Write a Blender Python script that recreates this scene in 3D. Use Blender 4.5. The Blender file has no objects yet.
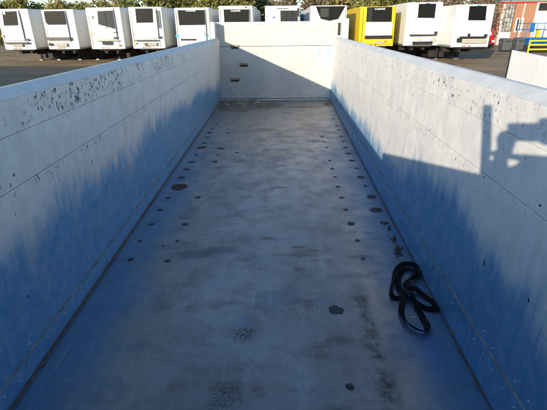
import bpy, math, random
import numpy as np
from mathutils import Vector, Matrix
random.seed(7); rng = np.random.default_rng(11)
R = math.radians
SC = bpy.context.scene
COL = SC.collection

# ------------------------------------------------------------------ camera
FL = 1.15                                   # height of the tipper floor above the yard
F_PX, PIT, YAW, ROLL = 411.08, .4124, -.0228, -.0118
CAM = np.array([1.2092, 0.0, 1.5839 + FL])
_F = np.array([math.sin(YAW)*math.cos(PIT), math.cos(YAW)*math.cos(PIT), -math.sin(PIT)])
_R = np.array([math.cos(YAW), -math.sin(YAW), 0.0]); _U = np.cross(_R, _F)
RX = math.cos(ROLL)*_R + math.sin(ROLL)*_U
UX = -math.sin(ROLL)*_R + math.cos(ROLL)*_U
cd = bpy.data.cameras.new('camera'); cam = bpy.data.objects.new('camera', cd); COL.objects.link(cam)
cd.sensor_fit = 'HORIZONTAL'; cd.sensor_width = 36.0; cd.lens = F_PX/547*36.0
cd.clip_start = .05; cd.clip_end = 2000
cam.matrix_world = Matrix(((RX[0], UX[0], -_F[0], CAM[0]), (RX[1], UX[1], -_F[1], CAM[1]), (RX[2], UX[2], -_F[2], CAM[2]), (0, 0, 0, 1)))
SC.camera = cam
# ------------------------------------------------------------------ light
LDIR = np.array([1.0, 1.91, -.459])         # the way the sunlight travels
SUN_EL = math.atan2(.459, math.hypot(1, 1.91)); SUN_AZ = math.atan2(-1.0, -1.91)
w = bpy.data.worlds.new('World'); SC.world = w; w.use_nodes = True
wn = w.node_tree.nodes; bg = wn['Background']; sky = wn.new('ShaderNodeTexSky'); sky.sky_type = 'NISHITA'
sky.sun_disc = False; sky.sun_elevation = SUN_EL; sky.sun_rotation = SUN_AZ % (2*math.pi)
sky.air_density = 1.0; sky.dust_density = .3; sky.ozone_density = 3.0
w.node_tree.links.new(sky.outputs[0], bg.inputs[0]); bg.inputs[1].default_value = .15
sl = bpy.data.lights.new('sun', 'SUN'); sl.energy = 3.8; sl.angle = R(.4); sl.color = (1, .895, .71)
so = bpy.data.objects.new('sun', sl); COL.objects.link(so); so.location = (-20, -40, 30)
so.rotation_euler = Vector(LDIR).to_track_quat('-Z', 'Y').to_euler()
SC.view_settings.view_transform = 'Standard'; SC.view_settings.look = 'None'
SC.view_settings.exposure = 0.68; SC.view_settings.gamma = 1.0

# ------------------------------------------------------------------ pixels to places (547 x 410 photograph)
def ray(x, y): return _F*F_PX + RX*(x-273.5) + UX*(205-y)
def hit(x, y, n, d):
    r = ray(x, y); n = np.array(n, float); return CAM + r*((d-n@CAM)/(n@r))
def on_z(x, y, z=0.0): return hit(x, y, (0, 0, 1), z)
def on_y(x, y, Y): return hit(x, y, (0, 1, 0), Y)
TA, LL, LR, W0, D = .0208, -.0491, .0193, 2.115, 9.6046
def xl(y, z): return -TA*y - LL*z           # inner face of the left wall, z above the floor
def xr(y, z): return W0 + TA*y + LR*z
def on_r(x, y): return hit(x, y, (1, -TA, -LR), W0 - LR*FL)
def on_l(x, y): return hit(x, y, (1, TA, LL), LL*FL)

# ------------------------------------------------------------------ node helper
class NT:
    def __init__(s, name):
        s.m = bpy.data.materials.new(name); s.m.use_nodes = True; s.t = s.m.node_tree; s.n = s.t.nodes
        s.b = s.n['Principled BSDF']; s.out = s.n['Material Output']
    def link(s, a, b):
        s.t.links.new(a, b)
    def put(s, sock, v):
        if isinstance(v, bpy.types.NodeSocket): s.link(v, sock)
        elif v is not None:
            if sock.type == 'RGBA' and not hasattr(v, '__len__'): v = (v, v, v, 1)
            elif sock.type == 'RGBA' and len(v) == 3: v = (*v, 1)
            sock.default_value = v
    def node(s, t, **k):
        n = s.n.new(t)
        for a, b in k.items(): setattr(n, a, b)
        return n
    def pos(s): return s.node('ShaderNodeNewGeometry').outputs['Position']
    def obj(s): return s.node('ShaderNodeTexCoord').outputs['Object']
    def rnd(s): return s.node('ShaderNodeObjectInfo').outputs['Random']
    def mapv(s, v, scale=(1, 1, 1), loc=(0, 0, 0)):
        n = s.node('ShaderNodeMapping'); s.put(n.inputs['Vector'], v); n.inputs['Scale'].default_value = scale; n.inputs['Location'].default_value = loc
        return n.outputs[0]
    def noise(s, v, scale=5, detail=4, rough=.55, dist=0.0):
        n = s.node('ShaderNodeTexNoise'); s.put(n.inputs['Vector'], v); n.inputs['Scale'].default_value = scale
        n.inputs['Detail'].default_value = detail; n.inputs['Roughness'].default_value = rough; n.inputs['Distortion'].default_value = dist
        return n.outputs['Fac']
    def voro(s, v, scale=5, feat='F1', out='Distance'):
        n = s.node('ShaderNodeTexVoronoi', feature=feat); s.put(n.inputs['Vector'], v); n.inputs['Scale'].default_value = scale
        return n.outputs[out]
    def math(s, op, a, b=None, c=None):
        n = s.node('ShaderNodeMath', operation=op); s.put(n.inputs[0], a); s.put(n.inputs[1], b)
        if c is not None: s.put(n.inputs[2], c)
        return n.outputs[0]
    def step(s, v, a, b, x=0.0, y=1.0):
        n = s.node('ShaderNodeMapRange', interpolation_type='SMOOTHSTEP'); s.put(n.inputs['Value'], v)
        n.inputs['From Min'].default_value = a; n.inputs['From Max'].default_value = b
        n.inputs['To Min'].default_value = x; n.inputs['To Max'].default_value = y
        return n.outputs[0]
    def mix(s, f, a, b):
        n = s.node('ShaderNodeMix', data_type='RGBA'); s.put(n.inputs['Factor'], f); s.put(n.inputs['A'] if False else n.inputs[6], a); s.put(n.inputs[7], b)
        return n.outputs[2]
    def mixf(s, f, a, b):
        n = s.node('ShaderNodeMix', data_type='FLOAT'); s.put(n.inputs[0], f); s.put(n.inputs[2], a); s.put(n.inputs[3], b)
        return n.outputs[0]
    def sep(s, v):
        n = s.node('ShaderNodeSeparateXYZ'); s.put(n.inputs[0], v); return n.outputs
    def bump(s, h, strength=.3, dist=.01):
        n = s.node('ShaderNodeBump'); s.put(n.inputs['Height'], h); n.inputs['Strength'].default_value = strength; n.inputs['Distance'].default_value = dist
        s.link(n.outputs[0], s.b.inputs['Normal'])
    def set(s, col=None, rough=None, metal=None, spec=None, **k):
        s.put(s.b.inputs['Base Color'], col); s.put(s.b.inputs['Roughness'], rough); s.put(s.b.inputs['Metallic'], metal)
        if spec is not None: s.b.inputs['Specular IOR Level'].default_value = spec
        for a, v in k.items(): s.put(s.b.inputs[a], v)
        return s.m

def simple(name, col, rough=.6, metal=0.0, var=.18, scale=6.0, bump=0.0, spec=None):
    t = NT(name); p = t.obj(); n = t.noise(p, scale, 5, .6); n2 = t.noise(p, scale*6, 3)
    f = t.math('ADD', t.math('MULTIPLY', n, .7), t.math('MULTIPLY', n2, .3))
    c = t.mix(t.step(f, .3, .7), tuple(min(1, x*(1-var)) for x in col), tuple(min(1, x*(1+var)) for x in col))
    if bump: t.bump(n2, bump, .01)
    return t.set(c, t.step(f, .25, .75, rough*.85, min(1, rough*1.12)), metal, spec)

M = {}
def wall_material():
    t = NT('worn_wall_paint'); p = t.pos(); s = t.sep(p)
    z = t.math('SUBTRACT', s[2], FL); y = s[1]; x = s[0]
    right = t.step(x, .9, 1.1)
    big = t.noise(p, 1.3, 3); mid = t.noise(p, 9, 5, .6); fine = t.noise(p, 60, 3)
    streak = t.noise(t.mapv(p, (8, 8, .9)), 1.6, 5, .65)           # runs down the wall
    streak2 = t.noise(t.mapv(p, (30, 30, .8)), 1.0, 3, .6)
    paint = t.mix(t.step(mid, .3, .75), (.76, .72, .665), (.87, .83, .77))
    paint = t.mix(t.math('MULTIPLY', t.step(streak, .5, .72), .35), paint, (.55, .53, .51))
    # scraped to bare metal low down, in ragged runs
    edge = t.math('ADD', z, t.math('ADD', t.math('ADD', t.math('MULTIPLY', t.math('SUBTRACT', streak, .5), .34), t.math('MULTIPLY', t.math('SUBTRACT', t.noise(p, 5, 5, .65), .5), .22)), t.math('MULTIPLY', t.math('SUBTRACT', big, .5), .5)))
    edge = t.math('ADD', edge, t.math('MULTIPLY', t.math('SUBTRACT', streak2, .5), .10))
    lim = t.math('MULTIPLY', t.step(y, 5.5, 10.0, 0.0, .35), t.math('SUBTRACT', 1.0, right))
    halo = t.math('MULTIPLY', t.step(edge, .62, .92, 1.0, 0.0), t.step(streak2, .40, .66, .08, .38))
    edge = t.math('ADD', t.math('ADD', edge, lim), t.math('MULTIPLY', right, t.math('ADD', t.step(y, 1.5, 2.3, .10, .03), t.step(y, 2.5, 3.5, 0.0, .25))))  # right wall: worn edge lowered where sunlit, so the blue follows the cast shadow
    wear_shade = t.math('MULTIPLY', t.step(edge, .56, .80, 1.0, 0.0), t.step(t.noise(p, 24, 4, .7), .25, .5, .82, 1.0))
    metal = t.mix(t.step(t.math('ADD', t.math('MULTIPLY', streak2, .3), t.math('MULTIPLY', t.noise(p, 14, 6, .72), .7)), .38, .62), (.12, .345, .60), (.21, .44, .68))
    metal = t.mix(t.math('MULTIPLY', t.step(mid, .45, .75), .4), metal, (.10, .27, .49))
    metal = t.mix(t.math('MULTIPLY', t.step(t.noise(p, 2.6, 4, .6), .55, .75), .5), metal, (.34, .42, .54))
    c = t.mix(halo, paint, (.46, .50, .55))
    c = t.mix(wear_shade, c, metal)
    for yk, zl in ((3.02, .55), (2.06, .62), (4.35, .5), (6.1, .4), (7.9, .4)):      # vertical weld ripples
        ln = t.math('MULTIPLY', t.step(t.math('ABSOLUTE', t.math('SUBTRACT', t.math('ADD', y, t.math('MULTIPLY', mid, .012)), yk)), .002, .011, 1.0, 0.0), t.math('MULTIPLY', t.step(z, zl, zl+.08), t.step(z, 1.14, 1.15, 1.0, 0.0)))
        c = t.mix(t.math('MULTIPLY', ln, .45), c, (.88, .86, .82))
    # scratches
    wv = t.noise(t.mapv(p, (3, 2.2, 1.6)), 2.2, 2, .5, 2.5)
    scr = t.math('MULTIPLY', t.step(t.math('ABSOLUTE', t.math('SUBTRACT', wv, .5)), 0.0, .004, 1.0, 0.0), t.step(mid, .52, .6))
    c = t.mix(t.math('MULTIPLY', scr, .35), c, (.72, .76, .82))
    c = t.mix(t.math('MULTIPLY', t.step(t.noise(p, 150, 2, .5), .66, .70), .4), c, (.70, .75, .80))
    c = t.mix(t.math('MULTIPLY', t.step(t.noise(p, 95, 3, .6), .66, .69), .55), c, (.10, .13, .19))
    w2 = t.noise(t.mapv(p, (1.0, 1.4, 5.0), (5, 2, 1)), 3.0, 2, .5, 1.2)
    c = t.mix(t.math('MULTIPLY', t.math('MULTIPLY', t.step(t.math('ABSOLUTE', t.math('SUBTRACT', w2, .52)), 0.0, .0035, 1.0, 0.0), t.step(big, .48, .6)), .4), c, (.62, .70, .80))
    # chips along the upper planks
    v = t.mapv(p, (1, 1, .62))
    chip = t.math('MULTIPLY', t.step(t.math('ADD', t.noise(v, 44, 3, .65), t.mixf(right, .03, -.022)), .595, .615), t.step(t.math('ADD', t.noise(p, 3.6, 4, .6), t.math('MULTIPLY', t.step(y, 2.6, 3.4, 1.0, 0.0), .08)), .44, .56))
    band = t.math('MULTIPLY', t.step(z, 1.13, 1.2), t.step(z, 1.29, 1.305, 1.0, 0.0))
    band2 = t.math('MULTIPLY', t.step(z, .86, .9), t.step(z, .9, .93, 1.0, 0.0))
    chip2 = t.math('MULTIPLY', t.step(t.noise(v, 55, 2, .6), .62, .64), band2)
    far = t.step(y, 4.0, 7.0, 1.0, .25)
    chips = t.math('MULTIPLY', t.math('MULTIPLY', t.math('MAXIMUM', t.math('MULTIPLY', chip, band), chip2), far), t.step(y, 1.55, 2.15, t.mixf(right, .75, .25) if False else .3, 1.0))
    stray = t.math('MULTIPLY', t.step(t.noise(v, 30, 2, .5), .735, .745), t.step(z, .3, .4))
    chips = t.math('MAXIMUM', chips, stray)
    c = t.mix(chips, c, (.035, .045, .075))
    # grime towards the joint
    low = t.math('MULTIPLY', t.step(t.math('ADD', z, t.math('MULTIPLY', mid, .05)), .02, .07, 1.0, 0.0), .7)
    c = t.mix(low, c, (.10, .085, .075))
    dent = t.noise(t.mapv(p, (2.2, 2.2, 3.0)), 1.0, 2)
    h = t.math('ADD', t.math('MULTIPLY', dent, 1.6), t.math('ADD', t.math('MULTIPLY', mid, .05), t.math('MULTIPLY', chips, -.1)))
    t.bump(h, .5, .02)
    return t.set(c, t.mixf(wear_shade, .62, t.step(mid, .3, .7, .34, .5)), t.math('MULTIPLY', wear_shade, .35), spec=.35)
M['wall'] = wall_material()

def gate_material():
    t = NT('headboard_paint'); p = t.pos(); s = t.sep(p); z = t.math('SUBTRACT', s[2], FL)
    mid = t.noise(p, 7, 5, .6); fine = t.noise(p, 45, 3); big = t.noise(p, 1.6, 4, .6)
    c = t.mix(t.step(big, .35, .7), (.50, .485, .455), (.60, .575, .53))
    c = t.mix(t.math('MULTIPLY', t.step(mid, .52, .72), .4), c, (.58, .55, .51))
    # bluish scrape near the weld at the right-hand corner, and rubbed paint near the floor
    gx = t.math('MULTIPLY', t.step(s[0], 1.75, 2.1), 1.0)
    gz = t.math('MULTIPLY', t.step(z, .72, 1.05), t.step(z, 1.17, 1.19, 1.0, 0.0))
    blot = t.math('MULTIPLY', t.math('MULTIPLY', gx, gz), t.step(t.noise(p, 13, 5, .7), .5, .56))
    c = t.mix(blot, c, (.27, .42, .62))
    rub = t.math('MULTIPLY', t.step(z, .35, .75, 1.0, 0.0), t.step(mid, .45, .6))
    c = t.mix(t.math('MULTIPLY', rub, .5), c, (.44, .47, .52))
    ch = t.step(t.noise(p, 30, 2), .70, .72)
    c = t.mix(ch, c, (.06, .08, .14))
    t.bump(t.math('ADD', mid, t.math('MULTIPLY', fine, .2)), .12, .02)
    return t.set(c, .62, t.math('MULTIPLY', rub, .3), spec=.3)
M['gate'] = gate_material()

STAINS = [(192,254,26,5,(.13,.15,.19),.6,0),(222,251,20,6,(.14,.145,.17),.65,0),(206,260.5,5,2.2,(.34,.30,.22),.6,1),(243,259,8,3.5,(.13,.12,.08),.7,1),(269,238,9,2,(.17,.12,.09),.6,0),
 (297,247,9,1.3,(.12,.085,.06),.7,0),(314,250.5,11,1.0,(.12,.10,.09),.6,0),(259,139.7,8.5,2.4,(.13,.14,.155),.75,0),(348,276,24,4,(.15,.16,.18),.55,0),(322,300,13,2.0,(.12,.25,.52),.65,1),
 (245,335,17,9,(.05,.05,.055),.85,1),(238,322,16,6,(.20,.30,.47),.35,1),(226,396,24,16,(.07,.075,.085),.7,1),(276,341,8,5,(.40,.42,.44),.5,1),(320,356,14,4,(.15,.12,.10),.45,0),(262,130,20,2.4,(.24,.17,.12),.55,0),
 (275,155,30,3,(.20,.16,.13),.4,0),(140,252,6,4,(.36,.32,.24),.6,1),(185,322,12,7,(.20,.30,.46),.35,1),(303,385,10,16,(.20,.30,.46),.35,1),(430,345,14,40,(.13,.22,.42),.6,0),(300,175,30,4,(.40,.40,.39),.4,0)]
def floor_material():
    t = NT('scuffed_floor_metal'); p = t.pos(); s = t.sep(p)
    big = t.noise(t.mapv(p, (1, .8, 1)), .9, 4, .6); mid = t.noise(p, 5, 5, .65, .4); fine = t.noise(p, 70, 4, .7)
    drag = t.noise(t.mapv(p, (6, 1.0, 1)), 1.6, 4, .6); cross = t.noise(t.mapv(p, (.9, 5, 1)), 1.2, 4, .6)
    c = t.mix(t.step(big, .3, .7), (.275, .27, .27), (.37, .36, .35))
    c = t.mix(t.math('MULTIPLY', t.step(mid, .42, .7), .55), c, (.21, .205, .21))
    c = t.mix(t.math('MULTIPLY', t.step(drag, .52, .7), .35), c, (.43, .42, .40))
    # mud dried where water stood, stretched across the floor
    mud = t.math('MULTIPLY', t.step(cross, .56, .70), t.step(mid, .40, .62))
    c = t.mix(t.math('MULTIPLY', mud, .6), c, (.20, .155, .125))
    puddle = t.math('MULTIPLY', t.step(t.noise(t.mapv(p, (1.6, 2.4, 1), (3.1, 1.7, 0)), 1.1, 3), .60, .68), .6)
    c = t.mix(puddle, c, (.17, .19, .23))
    blue = t.math('MULTIPLY', t.step(t.noise(t.mapv(p, (3.5, 8, 1), (.7, 4, 0)), 1.0, 4, .65), .63, .72), .35)
    c = t.mix(blue, c, (.13, .25, .55))
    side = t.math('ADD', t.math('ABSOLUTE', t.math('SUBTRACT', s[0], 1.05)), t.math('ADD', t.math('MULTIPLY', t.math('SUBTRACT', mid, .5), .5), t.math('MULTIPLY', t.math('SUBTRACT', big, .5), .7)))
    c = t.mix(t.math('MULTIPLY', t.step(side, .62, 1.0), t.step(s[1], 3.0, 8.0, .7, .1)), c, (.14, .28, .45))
    sp = t.noise(t.mapv(p, (55, 2.2, 1)), 1.0, 3, .6); sq = t.noise(t.mapv(p, (4, 60, 1)), 1.0, 3, .6)
    c = t.mix(t.math('MULTIPLY', t.step(sp, .60, .68), t.step(big, .4, .6, .1, .4)), c, (.47, .47, .47))
    c = t.mix(t.math('MULTIPLY', t.step(sq, .63, .68), t.step(mid, .45, .6, 0.0, .35)), c, (.14, .14, .15))
    grit = t.math('MULTIPLY', t.step(t.noise(p, 110, 2), .62, .70), t.step(t.noise(p, 2.6, 4, .6), .54, .64))
    c = t.mix(grit, c, (.07, .065, .06))
    wv = t.noise(t.mapv(p, (2, 1, 1)), 2.4, 2, .5, 2.0)
    scr = t.math('MULTIPLY', t.step(t.math('ABSOLUTE', t.math('SUBTRACT', wv, .5)), 0.0, .003, 1.0, 0.0), t.step(mid, .5, .58))
    c = t.mix(t.math('MULTIPLY', scr, .3), c, (.62, .64, .68))
    c = t.mix(t.math('MULTIPLY', t.step(t.noise(p, 170, 2, .5), .65, .70), .35), c, (.58, .58, .57))
    c = t.mix(t.math('MULTIPLY', t.step(t.noise(p, 120, 3, .6), .62, .68), t.step(big, .35, .65, .25, .7)), c, (.09, .09, .09))
    c = t.mix(t.math('MULTIPLY', t.step(t.noise(t.mapv(p, (1, 1.5, 1), (9, 3, 0)), 6.5, 6, .75), .52, .66), .35), c, (.17, .165, .165))
    c = t.mix(t.math('MULTIPLY', t.step(t.noise(t.mapv(p, (1, 1.3, 1), (2, 8, 0)), 11, 6, .75), .56, .68), .35), c, (.44, .435, .42))
    # stains, each with a shape of its own
    wob = t.noise(p, 7, 4, .65); gran = t.step(t.noise(p, 85, 3, .7), .42, .60)
    for (u, v, ru, rv, col, k, gr) in STAINS:
        q = on_z(u, v, FL); a = abs(on_z(u+ru, v, FL)[0]-q[0]); e = abs(on_z(u, v-rv, FL)[1]-on_z(u, v+rv, FL)[1])/2
        dx = t.math('DIVIDE', t.math('SUBTRACT', s[0], float(q[0])), float(a)); dy = t.math('DIVIDE', t.math('SUBTRACT', s[1], float(q[1])), float(e))
        d = t.math('SQRT', t.math('ADD', t.math('MULTIPLY', dx, dx), t.math('MULTIPLY', dy, dy)))
        f = t.step(t.math('ADD', d, t.math('MULTIPLY', t.math('SUBTRACT', wob, .5), 1.6)), .45, 1.1, k, 0.0)
        if gr: f = t.math('MULTIPLY', f, gran)
        c = t.mix(f, c, col)
    # a scraped dark track left of the strap
    tx = t.math('ADD', s[0], t.math('MULTIPLY', t.math('SUBTRACT', t.noise(p, 6, 3), .5), .08))
    track = t.math('MULTIPLY', t.step(t.math('ABSOLUTE', t.math('SUBTRACT', tx, 1.705)), .008, .075, 1.0, 0.0), t.step(s[1], 2.1, 2.4, 1.0, 0.0))
    track = t.math('MULTIPLY', track, t.step(t.noise(p, 18, 5, .75), .34, .66))
    c = t.mix(t.math('MULTIPLY', track, .85), c, (.035, .04, .04))
    h = t.math('ADD', t.math('MULTIPLY', t.noise(p, 1.7, 2), 1.2), t.math('ADD', t.math('MULTIPLY', mid, .06), t.math('MULTIPLY', fine, .012)))
    t.bump(h, .3, .03)
    rough = t.math('ADD', t.step(mid, .3, .7, .36, .52), t.math('MULTIPLY', mud, .25))
    return t.set(c, rough, t.math('SUBTRACT', .55, t.math('MULTIPLY', mud, .45)), spec=.4)
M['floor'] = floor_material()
M['rail'] = simple('rail_paint', (.70, .68, .65), .5, 0, .10, 7, .15)
M['bead'] = simple('rusty_bead', (.25, .25, .255), .85, 0, .5, 9, .5)
M['strip'] = simple('kick_strip', (.48, .50, .54), .5, .45, .2, 4, .2)
M['dirt'] = simple('packed_dirt', (.12, .10, .08), .95, 0, .4, 14, .6)
M['rivet'] = simple('rivet_metal', (.36, .43, .52), .5, .3, .5, 9)
M['plug'] = simple('plug_weld', (.07, .07, .075), .75, .2, .5, 30, .5)
M['plug_rust'] = simple('plug_rust', (.085, .055, .04), .85, .1, .35, 30, .4)
def web_material():
    t = NT('strap_webbing'); p = t.obj(); w1 = t.node('ShaderNodeTexWave'); t.put(w1.inputs['Vector'], p); w1.inputs['Scale'].default_value = 160; w1.inputs['Distortion'].default_value = 1.5
    n = t.noise(p, 40, 4, .7); c = t.mix(t.step(n, .45, .75, 0.0, .6), (.009, .009, .010), (.035, .034, .033))
    t.bump(t.math('ADD', w1.outputs['Fac'], n), .5, .002); return t.set(c, .85, 0.0, spec=.2)
M['web'] = web_material()
M['buckle'] = simple('buckle_steel', (.03, .032, .035), .4, .9, .2)
M['tag'] = simple('blue_tag', (.02, .07, .30), .6, 0)
M['stone'] = simple('grit', (.24, .20, .165), .95, 0, .35, 20)
M['pale_grit'] = simple('pale_grit', (.46, .45, .43), .9, 0, .4, 40)
M['step_grit'] = simple('pile_dirt', (.22, .19, .165), .95, 0, .6, 70, .9)
M['step'] = simple('step_dirt', (.34, .27, .17), .85, .1, .35, 25, .4)
M['dark'] = simple('chassis_dark', (.018, .018, .02), .7, .1, .25)
M['black'] = simple('black_plastic', (.014, .014, .015), .45, 0, .2)
M['tyre'] = simple('tyre_rubber', (.018, .018, .018), .85, 0, .2)
M['steel'] = simple('galvanised', (.38, .39, .40), .5, .7, .15)
M['rim'] = simple('wheel_rim', (.42, .42, .42), .5, .5, .2)

def body_material(name, col, dirt=(.47, .42, .33)):
    t = NT(name); p = t.obj(); s = t.sep(p)
    n = t.noise(t.mapv(p, (1, 1, .35)), 2.2, 5, .65); n2 = t.noise(p, 9, 4, .6)
    f = t.math('MULTIPLY', t.step(t.math('ADD', n, t.math('MULTIPLY', t.math('SUBTRACT', n2, .5), .4)), .45, .8), .4)
    f = t.math('MULTIPLY', f, t.step(s[1], .0, .5, .25, 1.0))
    return t.set(t.mix(f, col, dirt), t.step(n2, .3, .7, .28, .42), 0.0, spec=.4)
M['white'] = body_material('trailer_white', (.76, .76, .74))
M['cream'] = body_material('trailer_cream', (.74, .72, .66))
M['yellow'] = body_material('trailer_yellow', (.80, .56, .015), (.42, .30, .08))
M['unit'] = simple('unit_cover', (.78, .78, .76), .35, 0, .04, 3)
M['grille'] = simple('grille_black', (.007, .007, .008), .55, 0, .3, spec=.2)
M['slat'] = simple('grille_slat', (.011, .0105, .010), .5, 0, .25, spec=.25)
M['slat_tan'] = simple('grille_slat_dusty', (.055, .046, .033), .6, 0, .25, spec=.25)
M['greypanel'] = simple('grey_mesh', (.024, .027, .030), .55, 0, .3, 20, spec=.25)
M['plate'] = simple('stained_plate', (.40, .36, .29), .7, 0, .35, 12)
M['cyan'] = simple('cyan_sticker', (.02, .35, .48), .5)
M['blue'] = simple('blue_paint', (.012, .10, .32), .4, 0, .12)
M['liftblue'] = simple('lift_blue', (.008, .13, .36), .4, 0, .12)
M['orange'] = simple('orange_lens', (.75, .22, .02), .3)
M['amber'] = simple('amber_lens', (.80, .52, .02), .3)
M['red'] = simple('red_paint', (.50, .012, .015), .3, 0, .1)
M['saf'] = simple('safety_yellow', (.80, .60, .01), .45, 0, .1)
M['binw'] = simple('bin_plastic', (.085, .09, .095), .55, 0, .15)
M['letter'] = simple('white_letter', (.82, .82, .82), .5, 0, .02)
M['glass'] = simple('window_glass', (.03, .035, .04), .08, 0, .1)
M['frame'] = simple('white_frame', (.72, .71, .69), .5, 0, .08)
M['roofgrey'] = simple('roof_sheet', (.30, .30, .31), .6, .2, .12)
M['obscure'] = simple('patterned_glazing', (.34, .33, .29), .4, 0, .6, 2.2)
M['render'] = simple('pale_render', (.74, .70, .60), .8, 0, .06)
M['panelwhite'] = simple('panel_white', (.82, .815, .80), .45, 0, .05, 2)
M['sack'] = simple('white_sack', (.70, .70, .68), .8, 0, .1)
M['bark'] = simple('bark', (.10, .075, .055), .9, 0, .3, 12, .5)

def brick_material():
    t = NT('red_brick'); p = t.pos(); b = t.node('ShaderNodeTexBrick')
    s = t.sep(p); cmb = t.node('ShaderNodeCombineXYZ'); t.link(s[0], cmb.inputs[0]); t.link(s[2], cmb.inputs[1])
    t.link(cmb.outputs[0], b.inputs['Vector']); b.inputs['Scale'].default_value = 1.0
    b.inputs['Brick Width'].default_value = .225; b.inputs['Row Height'].default_value = .075; b.inputs['Mortar Size'].default_value = .01
    b.inputs['Color1'].default_value = (.42, .15, .06, 1); b.inputs['Color2'].default_value = (.33, .11, .045, 1); b.inputs['Mortar'].default_value = (.34, .28, .22, 1)
    n = t.noise(p, 1.2, 5, .6)
    return t.set(t.mix(t.math('MULTIPLY', t.step(n, .45, .75), .4), b.outputs[0], (.40, .19, .09)), .85)
M['brick'] = brick_material()
def ground_material():
    t = NT('yard_asphalt'); p = t.pos()
    n = t.noise(p, .22, 6, .62); m = t.noise(p, 2.2, 5, .65); f = t.noise(p, 40, 3, .7)
    c = t.mix(t.step(n, .32, .68), (.28, .19, .105), (.42, .29, .165))
    c = t.mix(t.math('MULTIPLY', t.step(m, .45, .7), .45), c, (.17, .125, .08))
    c = t.mix(t.math('MULTIPLY', t.step(f, .5, .75), .4), c, (.48, .36, .23))
    lines = t.voro(t.mapv(p, (.12, .3, 1)), 1.0, 'DISTANCE_TO_EDGE')
    c = t.mix(t.step(lines, .006, .014, .7, 0.0), c, (.03, .028, .026))
    t.bump(t.math('ADD', f, t.math('MULTIPLY', m, 2)), .5, .02)
    return t.set(c, .9, 0.0, spec=.25)
M['ground'] = ground_material()
def leaf_material(name, a, b):
    t = NT(name); p = t.pos()
    n = t.noise(p, .9, 3); n2 = t.noise(p, 6, 2)
    c = t.mix(t.step(t.math('ADD', t.math('MULTIPLY', n, .6), t.math('MULTIPLY', n2, .4)), .36, .64), a, b)
    t.set(c, .7, 0.0, spec=.2)
    tr = t.node('ShaderNodeBsdfTranslucent'); t.link(c, tr.inputs[0]); mx = t.node('ShaderNodeMixShader'); mx.inputs[0].default_value = .25
    t.link(t.b.outputs[0], mx.inputs[1]); t.link(tr.outputs[0], mx.inputs[2]); t.link(mx.outputs[0], t.out.inputs[0])
    return t.m
M['leaf_olive'] = leaf_material('leaf_olive', (.17, .17, .05), (.34, .31, .10))
M['leaf_gold'] = leaf_material('leaf_gold', (.24, .20, .07), (.40, .32, .13))
M['leaf_green'] = leaf_material('leaf_green', (.12, .14, .04), (.26, .26, .08))
M['leaf_tan'] = leaf_material('leaf_tan', (.18, .14, .09), (.32, .25, .16))
M['leaf_dark'] = leaf_material('leaf_dark', (.015, .032, .012), (.03, .055, .02))

# ------------------------------------------------------------------ mesh builder (world coordinates, re-based on the root)
class B:
    def __init__(s): s.v = []; s.f = []
    def add(s, vs, fs):
        o = len(s.v); s.v += [tuple(map(float, p)) for p in vs]; s.f += [tuple(i+o for i in f) for f in fs]; return s
    def hexa(s, p): return s.add(p, [(0, 3, 2, 1), (4, 5, 6, 7), (0, 1, 5, 4), (1, 2, 6, 5), (2, 3, 7, 6), (3, 0, 4, 7)])
    def box(s, x0, x1, y0, y1, z0, z1):
        return s.hexa([(x0, y0, z0), (x1, y0, z0), (x1, y1, z0), (x0, y1, z0), (x0, y0, z1), (x1, y0, z1), (x1, y1, z1), (x0, y1, z1)])
    def prism(s, front, back):
        n = len(front)
        return s.add(list(front)+list(back), [tuple(range(n))[::-1], tuple(range(n, 2*n))] + [(i, (i+1) % n, (i+1) % n+n, i+n) for i in range(n)])
    def tube(s, p, q, r, r2=None, n=8, caps=True):
        p, q = Vector(p), Vector(q); r2 = r if r2 is None else r2; d = (q-p).normalized()
        a = d.orthogonal().normalized(); b = d.cross(a); vs = []
        for c, rr in ((p, r), (q, r2)):
            for i in range(n): t = 2*math.pi*i/n; vs.append(c+a*math.cos(t)*rr+b*math.sin(t)*rr)
        fs = [(i, (i+1) % n, (i+1) % n+n, i+n) for i in range(n)]
        if caps: fs += [tuple(range(n))[::-1], tuple(range(n, 2*n))]
        return s.add(vs, fs)
    def path(s, pts, r, n=6):
        for a, b in zip(pts[:-1], pts[1:]): s.tube(a, b, r, n=n)
        return s
    def dome(s, c, r, h, ax=(0, 0, 1), n=8):
        ax = Vector(ax).normalized(); a = ax.orthogonal().normalized(); b = ax.cross(a); c = Vector(c); vs = []
        for rr, hh in ((1, 0), (.72, .65)):
            for i in range(n): t = 2*math.pi*i/n; vs.append(c+(a*math.cos(t)+b*math.sin(t))*r*rr+ax*h*hh)
        vs.append(c+ax*h)
        return s.add(vs, [(i, (i+1) % n, (i+1) % n+n, i+n) for i in range(n)]+[(i+n, (i+1) % n+n, 2*n) for i in range(n)])
    def build(s, name, mat, parent=None, bevel=0.0, smooth=False, seg=2):
        m = bpy.data.meshes.new(name); o = np.zeros(3)
        if parent is not None:
            q = parent
            while q.parent is not None: q = q.parent
            o = np.array(q.location)
        m.from_pydata([tuple(np.array(v)-o) for v in s.v], [], s.f); m.validate()
        import bmesh
        bm = bmesh.new(); bm.from_mesh(m); bmesh.ops.recalc_face_normals(bm, faces=bm.faces); bm.to_mesh(m); bm.free()
        ob = bpy.data.objects.new(name, m); COL.objects.link(ob)
        m.materials.append(mat if not isinstance(mat, str) else M[mat]); ob.parent = parent
        if smooth: m.polygons.foreach_set('use_smooth', [True]*len(m.polygons))
        if bevel:
            bv = ob.modifiers.new('bevel', 'BEVEL'); bv.width = bevel; bv.segments = seg; bv.limit_method = 'ANGLE'
        return ob
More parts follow.
